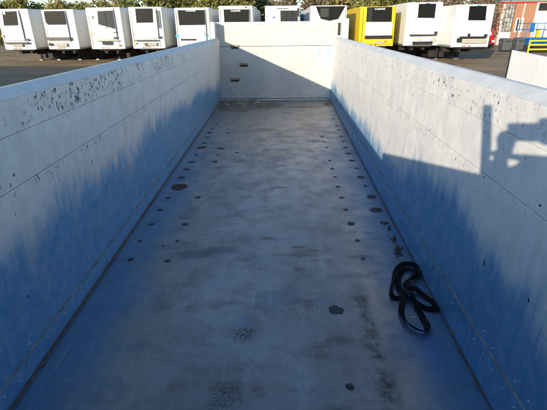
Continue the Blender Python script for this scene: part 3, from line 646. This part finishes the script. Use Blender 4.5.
reefer('white refrigerated trailer at the right end beside the brick building', 32, 457.5, 495.4, 4.2, [(469.8, 4.8), (487.2, 4.4), (485.4, 20.4), (468, 20.2)], slats=8, smat='grille', L=13.4,
       items=[('ledge', 'black', 459.5, 485.5, 36.6, 38, .12), ('plate', 'plate', 462, 486, 39.6, 43, .03), ('cable_box', 'black', 457, 461, 38, 42, .1), ('socket_panel', 'black', 484.4, 487, 34, 36.6, .03), ('badge', 'cyan', 477.6, 481, 4.8, 5.8, .03), ('handle', 'black', 468, 470, 33.4, 36.4, .03)])
LAST = [o for o in COL.objects if o.name.startswith('refrigerated_trailer') and o.parent is None][-1]
lx = LAST.location[0]-1.3
for nm, mt, y0, y1, z0, z1 in (('decal', 'blue', 39.6, 42.5, 2.6, 3.7), ('decal', 'red', 40.5, 42.2, 1.9, 2.5), ('decal', 'saf', 38.6, 39.5, 2.1, 2.9)):
    B().box(lx-.10, lx-.085, y0, y1, z0, z1).build(nm, mt, LAST)

# ------------------------------------------------------------------ buildings
BY = 60.0
def bpx(u, v, Y=BY): p = on_y(u, v, Y); return p[0], p[2]
x_l = 27.5; zt = bpx(520, 2.6)[1]
bx = root('brick_building', (38, BY, 0), 'red brick building with pale glazing and white door frame at the right edge', 'building')
xw0, xw1 = bpx(501.5, 22)[0], bpx(513, 22)[0]; xd0 = bpx(535, 14)[0]; wz = bpx(507, 31.5)[1]; pt = bpx(507, 3.8)[1]
B().box(x_l, xw0, BY, BY+12, 0, zt).build('wall', 'brick', bx)
B().box(xw1, xd0, BY, BY+12, 0, zt-.001).build('wall', 'brick', bx)
B().box(xd0+6.5, xd0+16, BY, BY+12, 0, zt-.002).build('wall', 'brick', bx)
B().box(xw0+.01, xw1-.01, BY+.08, BY+12, 0, wz-.05).build('wall_panel', 'render', bx)
B().box(xw0+.01, xw1-.01, BY+.08, BY+12, pt, zt-.003).build('wall', 'brick', bx)
wd = B().box(xw0+.02, xw1-.02, BY+.14, BY+.18, wz, pt).build('window', 'obscure', bx)
nx, nz = 4, 6
for i in range(nx+1):
    x = xw0+.03+(xw1-xw0-.06)*i/nx; B().box(x-.02, x+.02, BY+.09, BY+.139, wz, pt).build('mullion', 'greypanel', wd)
for j in range(1, nz):
    z = wz+(pt-wz)*j/nz; B().box(xw0+.02, xw1-.02, BY+.10, BY+.138, z-.018, z+.018).build('transom', 'greypanel', wd)
B().box(xw0-.16, xw0+.06, BY-.03, BY+.07, 0, zt-.1).build('downpipe', 'frame', bx, .02)
p = bpx(521.8, 20)[0]; B().box(p-.06, p+.06, BY-.10, BY-.01, 0, zt-.05).build('downpipe', 'frame', bx, .02)
f0, f1 = bpx(516.4, 18)[0], bpx(524, 18)[0]; z1, z0 = bpx(519, 18)[1], bpx(519, 32)[1]
s = B().box(f0+.1, f1-.1, BY-.03, BY-.012, z0+.1, z1-.1).build('window', 'glass', bx)
for (a, b_, c, d) in ((f0, f0+.16, z0, z1), (f1-.16, f1, z0, z1), ((f0+f1)/2-.06, (f0+f1)/2+.06, z0, z1), (f0+.16, f1-.16, z0-.01, z0+.14), (f0+.16, f1-.16, z1-.14, z1+.01)): B().box(a, b_, BY-.06, BY-.011, c, d).build('window_frame', 'frame', s)
B().box(xd0+.3, xd0+6.2, BY+.6, BY+.7, 0, zt-.05).build('door', 'render', bx)
for a in (xd0+.01, xd0+6.22): B().box(a, a+.27, BY-.05, BY+.6, 0, zt-.06).build('door_frame', 'frame', bx)
B().box(xd0+.3, xd0+6.2, BY+.02, BY+.58, zt-.85, zt-.05).build('door_shutter', 'greypanel', bx)
B().box(x_l-.2, xd0+16.2, BY-.25, BY-.05, zt+.001, zt+.15).build('fascia', 'red', bx)
B().hexa([(x_l-.3, BY-.3, zt+.16), (xd0+16.3, BY-.3, zt+.16), (xd0+16.3, BY+12.2, zt+2.6), (x_l-.3, BY+12.2, zt+2.6), (x_l-.3, BY-.3, zt+.24), (xd0+16.3, BY-.3, zt+.24), (xd0+16.3, BY+12.2, zt+2.68), (x_l-.3, BY+12.2, zt+2.68)]).build('roof', 'roofgrey', bx)
# unseen building to the left, added to cast the shade over the near yard
wh = root('shade_building', (-29, 3, 0), 'added long low grey building, out of view, shading the near yard', 'building')
B().box(-44, -15, -8, 12.4, 0, 5.0).build('wall', 'roofgrey', wh); B().hexa([(-44.3, -8.3, 5.0), (-14.7, -8.3, 5.0), (-14.7, 12.6, 5.0), (-44.3, 12.6, 5.0), (-44.3, -8.3, 5.3), (-14.7, -8.3, 5.3), (-14.7, 12.6, 5.06), (-44.3, 12.6, 5.06)]).build('roof', 'roofgrey', wh)
for x in (-40, -33, -26, -19): B().box(x-1.8, x+1.8, 12.41, 12.5, 0, 3.8).build('shutter_door', 'greypanel', wh)

# ------------------------------------------------------------------ bins, lift, barrier, red van, blue tanks, white panel
def bin_(u0, u1, v0, v1, Y, label):
    a = on_y(u0, v1, Y); c = on_y(u1, v0, Y); x0, x1, h = a[0], c[0], c[2]; xm = (x0+x1)/2; wd = x1-x0
    r = root('wheeled_bin', (xm, Y, 0), label, 'bin', 'grey wheeled bins by the brick building')
    t, bt = wd/2, wd/2*.86
    B().hexa([(xm-bt, Y+.06, .16), (xm+bt, Y+.06, .16), (xm+bt, Y+.92, .16), (xm-bt, Y+.92, .16), (xm-t, Y, h-.24), (xm+t, Y, h-.24), (xm+t, Y+1.0, h-.24), (xm-t, Y+1.0, h-.24)]).build('body', 'binw', r, .04)
    B().hexa([(xm-t-.03, Y-.04, h-.236), (xm+t+.03, Y-.04, h-.236), (xm+t+.03, Y+1.04, h-.236), (xm-t-.03, Y+1.04, h-.236), (xm-t+.05, Y+.1, h-.05), (xm+t-.05, Y+.1, h-.05), (xm+t-.05, Y+.95, h), (xm-t+.05, Y+.95, h)]).build('lid', 'binw', r, .04)
    for s in (-1, 1): B().box(xm+s*(t+.02)-.05, xm+s*(t+.02)+.05, Y+.35, Y+.6, h-.55, h-.30).build('lift_lug', 'binw', r, .02)
    for k in (-.5, 0, .5): B().hexa([(xm+k*bt-.03, Y+.035, .2), (xm+k*bt+.03, Y+.035, .2), (xm+k*bt+.03, Y+.09, .2), (xm+k*bt-.03, Y+.09, .2), (xm+k*t-.03, Y-.025, h-.3), (xm+k*t+.03, Y-.025, h-.3), (xm+k*t+.03, Y+.03, h-.3), (xm+k*t-.03, Y+.03, h-.3)]).build('rib', 'binw', r)
    B().box(xm-.22, xm+.22, Y-.07, Y-.03, h-.3, h-.26).build('handle', 'black', r, .01)
    for sx in (-.8, .8):
        for y in (Y+.15, Y+.85): B().tube((xm+sx*bt-.03, y, .085), (xm+sx*bt+.03, y, .085), .085, n=14).build('castor', 'black', r)
bin_(501.4, 513.2, 38.2, 51.2, 44.5, 'grey wheeled bin nearest the red van'); bin_(515.0, 526.0, 38.0, 51.0, 44.5, 'grey wheeled bin next to the yellow barrier')
def lift():
    Y = 47.0; r = root('scissor_lift', (28.5, Y, 0), 'blue scissor lift with railed platform behind the yellow barrier', 'lift')
    x0 = on_y(522.8, 34, Y)[0]; x1 = x0+4.2; zt_ = on_y(530, 23.2, Y)[2]; zd = on_y(530, 37.6, Y)[2]; y1 = Y+1.4
    B().box(x0, x1, Y, y1, zd-.16, zd).build('platform', 'liftblue', r, .02)
    for x in np.linspace(x0+.04, x1-.04, 5):
        for y in (Y+.03, y1-.03): B().tube((x, y, zd), (x, y, zt_), .035).build('post', 'liftblue', r)
    for z in (zt_, (zt_+zd)/2+.1):
        for y in (Y+.03, y1-.03): B().tube((x0, y, z), (x1, y, z), .035).build('rail', 'liftblue', r)
        for x in (x0, x1): B().tube((x, Y, z), (x, y1, z), .035).build('rail', 'liftblue', r)
    B().box(x0+.55, x0+1.05, Y-.06, Y+.02, zd+.55, zt_+.05).build('control_box', 'liftblue', r, .04)
    B().box(x0+1.6, x0+1.9, Y+.2, Y+.6, zd+.01, zd+.75).build('tool_box', 'saf', r, .04)
    for k in range(3):
        z0, z1 = .62+k*(zd-.8)/3, .62+(k+1)*(zd-.8)/3
        for y in (Y+.2, y1-.2):
            B().tube((x0+.3, y, z0), (x1-.3, y, z1), .05, n=6).build('scissor_arm', 'liftblue', r); B().tube((x0+.3, y+.1, z1), (x1-.3, y+.1, z0), .05, n=6).build('scissor_arm', 'liftblue', r)
    B().box(x0+.1, x1-.1, Y+.1, y1-.1, .25, .60).build('base', 'liftblue', r, .05)
    for x in (x0+.6, x1-.6):
        for y in (Y+.1, y1-.1): B().tube((x, y-.1, .3), (x, y+.1, .3), .3, n=18).build('wheel', 'tyre', r)
    for a, w_, nm in ((x0+2.5, .85, 'white_sack'), ):
        t = root(nm, (a+w_/2, Y+.7, zd), 'bulky white sack standing on the blue lift platform', 'sack'); n = 12; b = B()
        pr = [(0, .40), (.25, .46), (.6, .45), (.95, .34), (1.05, .12)]; vs = [(a+w_/2+math.cos(2*math.pi*i/n)*rr*(1+.08*math.sin(3*i+k)), Y+.7+math.sin(2*math.pi*i/n)*rr*(1+.06*math.cos(2*i+k)), zd+.002+h) for k, (h, rr) in enumerate(pr) for i in range(n)]
        b.add(vs, [(k*n+i, k*n+(i+1) % n, k*n+n+(i+1) % n, k*n+n+i) for k in range(4) for i in range(n)]+[tuple(range(n))[::-1], tuple(range(4*n, 5*n))]).build('sack_body', 'sack', t, smooth=True)
lift()
def barrier():
    Y = 42.5; p = on_y(527.5, 53, Y); q = on_y(529.5, 39.6, Y); x0 = p[0]; h = q[2]
    r = root('safety_barrier', (x0+2, Y, 0), 'yellow steel safety barrier in front of the blue lift', 'barrier')
    for x in (x0, x0+2.6, x0+5.2):
        pst = B().box(x-.06, x+.06, Y-.06, Y+.06, .02, h).build('post', 'saf', r, .01); B().box(x-.16, x+.16, Y-.16, Y+.16, 0, .02).build('foot', 'saf', pst)
    for z in (h-.09, h*.62, h*.28): B().box(x0+.062, x0+5.14, Y-.05, Y+.05, z-.07, z+.07).build('rail', 'saf', r, .01)
    B().box(x0+.7, x0+4.6, Y+.5, Y+1.2, .0, h*.5).build('crate_behind', 'greypanel', None)
    o = COL.objects[-1] if False else bpy.data.objects['crate_behind']; o.name = 'grey_crate'; tag(o, 'low grey crate behind the yellow barrier', 'crate')
    B().box(x0+.65, x0+4.65, Y+.45, Y+1.25, h*.5+.001, h*.5+.06).build('lid', 'sack', o, .01)
barrier()
def van():
    Y = 50.0; a = on_y(497.4, 30, Y); x1 = a[0]; wd = 2.0; x0 = x1-wd; h = on_y(494, 28.8, Y)[2]; xm = (x0+x1)/2
    r = root('red_van', (xm, Y, 0), 'red van half hidden behind the right end trailer', 'van')
    pr = [(0, .35), (0, .95), (.35, 1.12), (.95, h-.12), (1.3, h), (4.6, h), (4.8, h-.15), (4.8, .35)]
    B().prism([(x0, Y+y, z) for y, z in pr], [(x1, Y+y, z) for y, z in pr]).build('body', 'red', r, .09, seg=3)
    B().hexa([(x0+.18, Y+.40, 1.16), (x1-.18, Y+.40, 1.16), (x1-.18, Y+.44, 1.16), (x0+.18, Y+.44, 1.16), (x0+.28, Y+.86, h-.2), (x1-.28, Y+.86, h-.2), (x1-.28, Y+.92, h-.2), (x0+.28, Y+.92, h-.2)]).build('windscreen', 'frame', r, .01)
    for s in (-1, 1): B().box(xm+s*.78-.16, xm+s*.78+.16, Y-.02, Y+.05, .72, .93).build('headlight', 'frame', r, .02)
    B().box(x0+.1, x1-.1, Y-.06, Y+.05, .36, .62).build('bumper', 'black', r, .04)
    B().box(x0+.5, x1-.5, Y-.03, Y+.03, .68, .88).build('radiator_grille', 'black', r, .01)
    for s in (-1, 1): B().box(xm+s*1.12-.10, xm+s*1.12+.10, Y+.6, Y+.7, 1.15, 1.42).build('mirror', 'black', r, .03)
    for x in (x0+.1, x1-.1):
        for y in (Y+.9, Y+3.9): wheel(r, x, y, .34, .22)
van()
for k, (u0, u1, v0) in enumerate(((301.0, 304.8, 13.6), (305.4, 307.4, 14.0), (307.9, 311.2, 13.2))):
    Y = 46.0; a = on_y(u0, v0, Y); c = on_y(u1, v0, Y); lb = ('bright blue container between two white trailers, leftmost of three', 'narrow blue container between two others', 'darker blue container rightmost of three, touching the hopper front trailer in view')[k]
    r = root('blue_container', ((a[0]+c[0])/2, Y+.5, 0), lb, 'container', 'blue containers behind the trailer row')
    B().box(a[0], c[0], Y, Y+2.2, .12, a[2]-.08).build('body', 'blue', r, .02); B().box(a[0]-.01, c[0]+.01, Y-.03, Y+2.23, a[2]-.079, a[2]).build('top_rim', 'liftblue', r, .01)
    for x in (a[0]+.06, c[0]-.06): B().box(x-.05, x+.05, Y+.1, Y+2.1, 0, .12).build('skid', 'dark', r)
    n = max(2, int((c[0]-a[0])/.12))
    for i in range(n): x = a[0]+(c[0]-a[0])*(i+.5)/n; B().box(x-.018, x+.018, Y-.025, Y-.001, .15, a[2]-.1).build('rib', 'liftblue', r)
def panel():
    n = np.array([-1.0, -.08, 0]); P0 = on_z(512, 50, 2.15); d = n@P0
    h = lambda u, v: hit(u, v, n, d)
    a = h(512, 50); e = h(547, 57); dr = (e-a)/np.linalg.norm((e-a)[:2]); far, near = a, a+dr*4.0
    r = root('site_hoarding', ((far[0]+near[0])/2, (far[1]+near[1])/2, 0), 'tall smooth white sheet panel with dark end edge beyond the right wall', 'hoarding')
    t = np.array([.05, 0, 0]); g0 = lambda p, z: np.array([p[0], p[1], z])
    B().hexa([g0(far, .25), g0(near, .25), g0(near, .25)+t, g0(far, .25)+t, far, near, near+t, far+t]).build('sheet', 'panelwhite', r, .004)
    v = np.array([-dr[0], -dr[1], 0])/np.linalg.norm(dr[:2])
    B().hexa([g0(far, .2)+v*.002-t*.2, g0(far, .2)+v*.04-t*.2, g0(far, .2)+v*.04+t*1.2, g0(far, .2)+v*.002+t*1.2, far+v*.002-t*.2, far+v*.04-t*.2, far+v*.04+t*1.2, far+v*.002+t*1.2]).build('edge_trim', 'black', r)
    for k in (.3, 1.9, 3.5):
        p = a+dr*k+t*1.1; s = B().box(p[0], p[0]+.06, p[1]-.03, p[1]+.03, .06, p[2]-.1).build('post', 'steel', r); B().box(p[0]-.25, p[0]+.9, p[1]-.06, p[1]+.06, 0, .06).build('foot', 'steel', s)
        B().tube((p[0]+.05, p[1], 1.5), (p[0]+.8, p[1], .06), .025).build('brace', 'steel', r)
panel()

# ------------------------------------------------------------------ trees behind the row
def tree(x, y, h, rx, mat, label, n=5200, dens=1.0, z0=1.2, leaf=.16):
    r = root('bushy_tree', (x, y, 0), label, 'tree', 'trees behind the trailer row')
    b = B(); limbs = []; tr = .05*h*.28+.06
    b.tube((x, y, 0), (x+rng.normal(0, .1), y, h*.35), tr, tr*.75, 8)
    top = Vector((x, y, h*.35))
    for k in range(11):
        a = rng.random()*6.28; rr = rx*(.35+.55*rng.random()); e = Vector((x+math.cos(a)*rr, y+math.sin(a)*rr*.8, h*(.55+.42*rng.random())))
        m = top.lerp(e, .5)+Vector((rng.normal(0, .15), rng.normal(0, .15), .25)); b.tube(top, m, tr*.5, tr*.3, 6, False); b.tube(m, e, tr*.3, .012, 5, False); limbs += [m, e, m.lerp(e, .5)]
        for q in range(8): s = m.lerp(e, .1+.12*q); f = s+Vector((rng.normal(0, .5), rng.normal(0, .5), .3+.5*rng.random())); b.tube(s, f, .03, .008, 4, False); limbs.append(f)
    b.build('trunk', 'bark', r)
    K = 46; C = []
    for k in range(K):
        a = rng.random()*6.28; u = rng.random()**.5; zz = rng.random()
        prof = math.sin(math.pi*min(1, .12+.88*zz)**.8)**.6
        C.append((x+math.cos(a)*rx*u*prof, y+math.sin(a)*rx*.8*u*prof, z0+(h-z0)*zz*(.86+.2*rng.random())))
    C = np.array(C + [tuple(l) for l in limbs]); ids = rng.integers(0, len(C), n); sc = .34+.3*rng.random(len(C))
    c = C[ids]+rng.normal(size=(n, 3))*sc[ids][:, None]*np.array([1, 1, .8])*.62
    c[:, 2] = np.maximum(c[:, 2], .3)
    s = leaf*(.5+rng.random(n))[:, None]; d1 = rng.normal(size=(n, 3)); d1 /= np.linalg.norm(d1, axis=1)[:, None]; d2 = np.cross(d1, rng.normal(size=(n, 3))); d2 /= np.linalg.norm(d2, axis=1)[:, None]
    V = np.stack([c-d1*s, c+d2*s*.5, c+d1*s, c-d2*s*.5], 1).reshape(-1, 3)-np.array([x, y, 0])
    m = bpy.data.meshes.new('crown'); m.vertices.add(4*n); m.vertices.foreach_set('co', V.ravel()); m.loops.add(4*n); m.loops.foreach_set('vertex_index', np.arange(4*n))
    m.polygons.add(n); m.polygons.foreach_set('loop_start', np.arange(n)*4); m.polygons.foreach_set('loop_total', np.full(n, 4)); m.update(calc_edges=True); m.validate()
    o = bpy.data.objects.new('crown', m); COL.objects.link(o); m.materials.append(M[mat]); o.parent = r
# pixel of the crown centre, top pixel (may lie above the frame), half width px
TR = [(-14,2.5,15,'leaf_olive','olive tree at the far left edge behind the first trailer'),(12,2.2,16,'leaf_olive','low olive tree above the leftmost white trailer'),(32,3.8,13,'leaf_green','short green tree between the two leftmost trailers'),
 (58,1.0,13,'leaf_gold','golden leaved tree above the trailer with the tan grille'),(83,3.2,11,'leaf_olive','small sparse olive tree right of the tan grille trailer'),(106,-2,14,'leaf_gold','golden tree above the slanted grille trailer'),
 (131,0,13,'leaf_green','green tree between the slanted grille and narrow grille trailers'),(157,-14,19,'leaf_olive','full olive tree above the narrow grille trailer'),(180,-10,15,'leaf_green','yellowish green tree left of the sky gap'),
 (207,-12,15,'leaf_olive','olive tree right of the sky gap above the cyan patched trailer'),(236,-14,19,'leaf_olive','broad olive tree above the far board'),(261,-2,9,'leaf_dark','dark green conifer like tree near the middle of the row'),
 (287,-10,17,'leaf_tan','tan autumn tree above the trailer with grey grille panels'),(315,-12,17,'leaf_tan','tan autumn tree above the blue containers'),(345,-14,18,'leaf_gold','golden brown tree left of the yellow trailer'),
 (374,-12,17,'leaf_olive','olive tree above the yellow trailer'),(400,-14,17,'leaf_green','green tree right of the yellow trailer'),(428,-12,17,'leaf_tan','tan tree above the arched shroud trailer'),(456,-10,17,'leaf_tan','tan tree behind the right end trailers'),(484,-12,17,'leaf_tan','tan tree left of the brick building roof')]
for k, (u, v, hw, mt, lb) in enumerate(TR):
    Y = 53.0+3.0*((k*7) % 3)/2; p = on_y(u, v, Y); q = on_y(u+hw, v, Y)
    tree(p[0], Y, p[2], (q[0]-p[0])*1.12, mt, lb, n=2600 if mt == 'leaf_tan' else 6000 if hw > 14 else 3600)
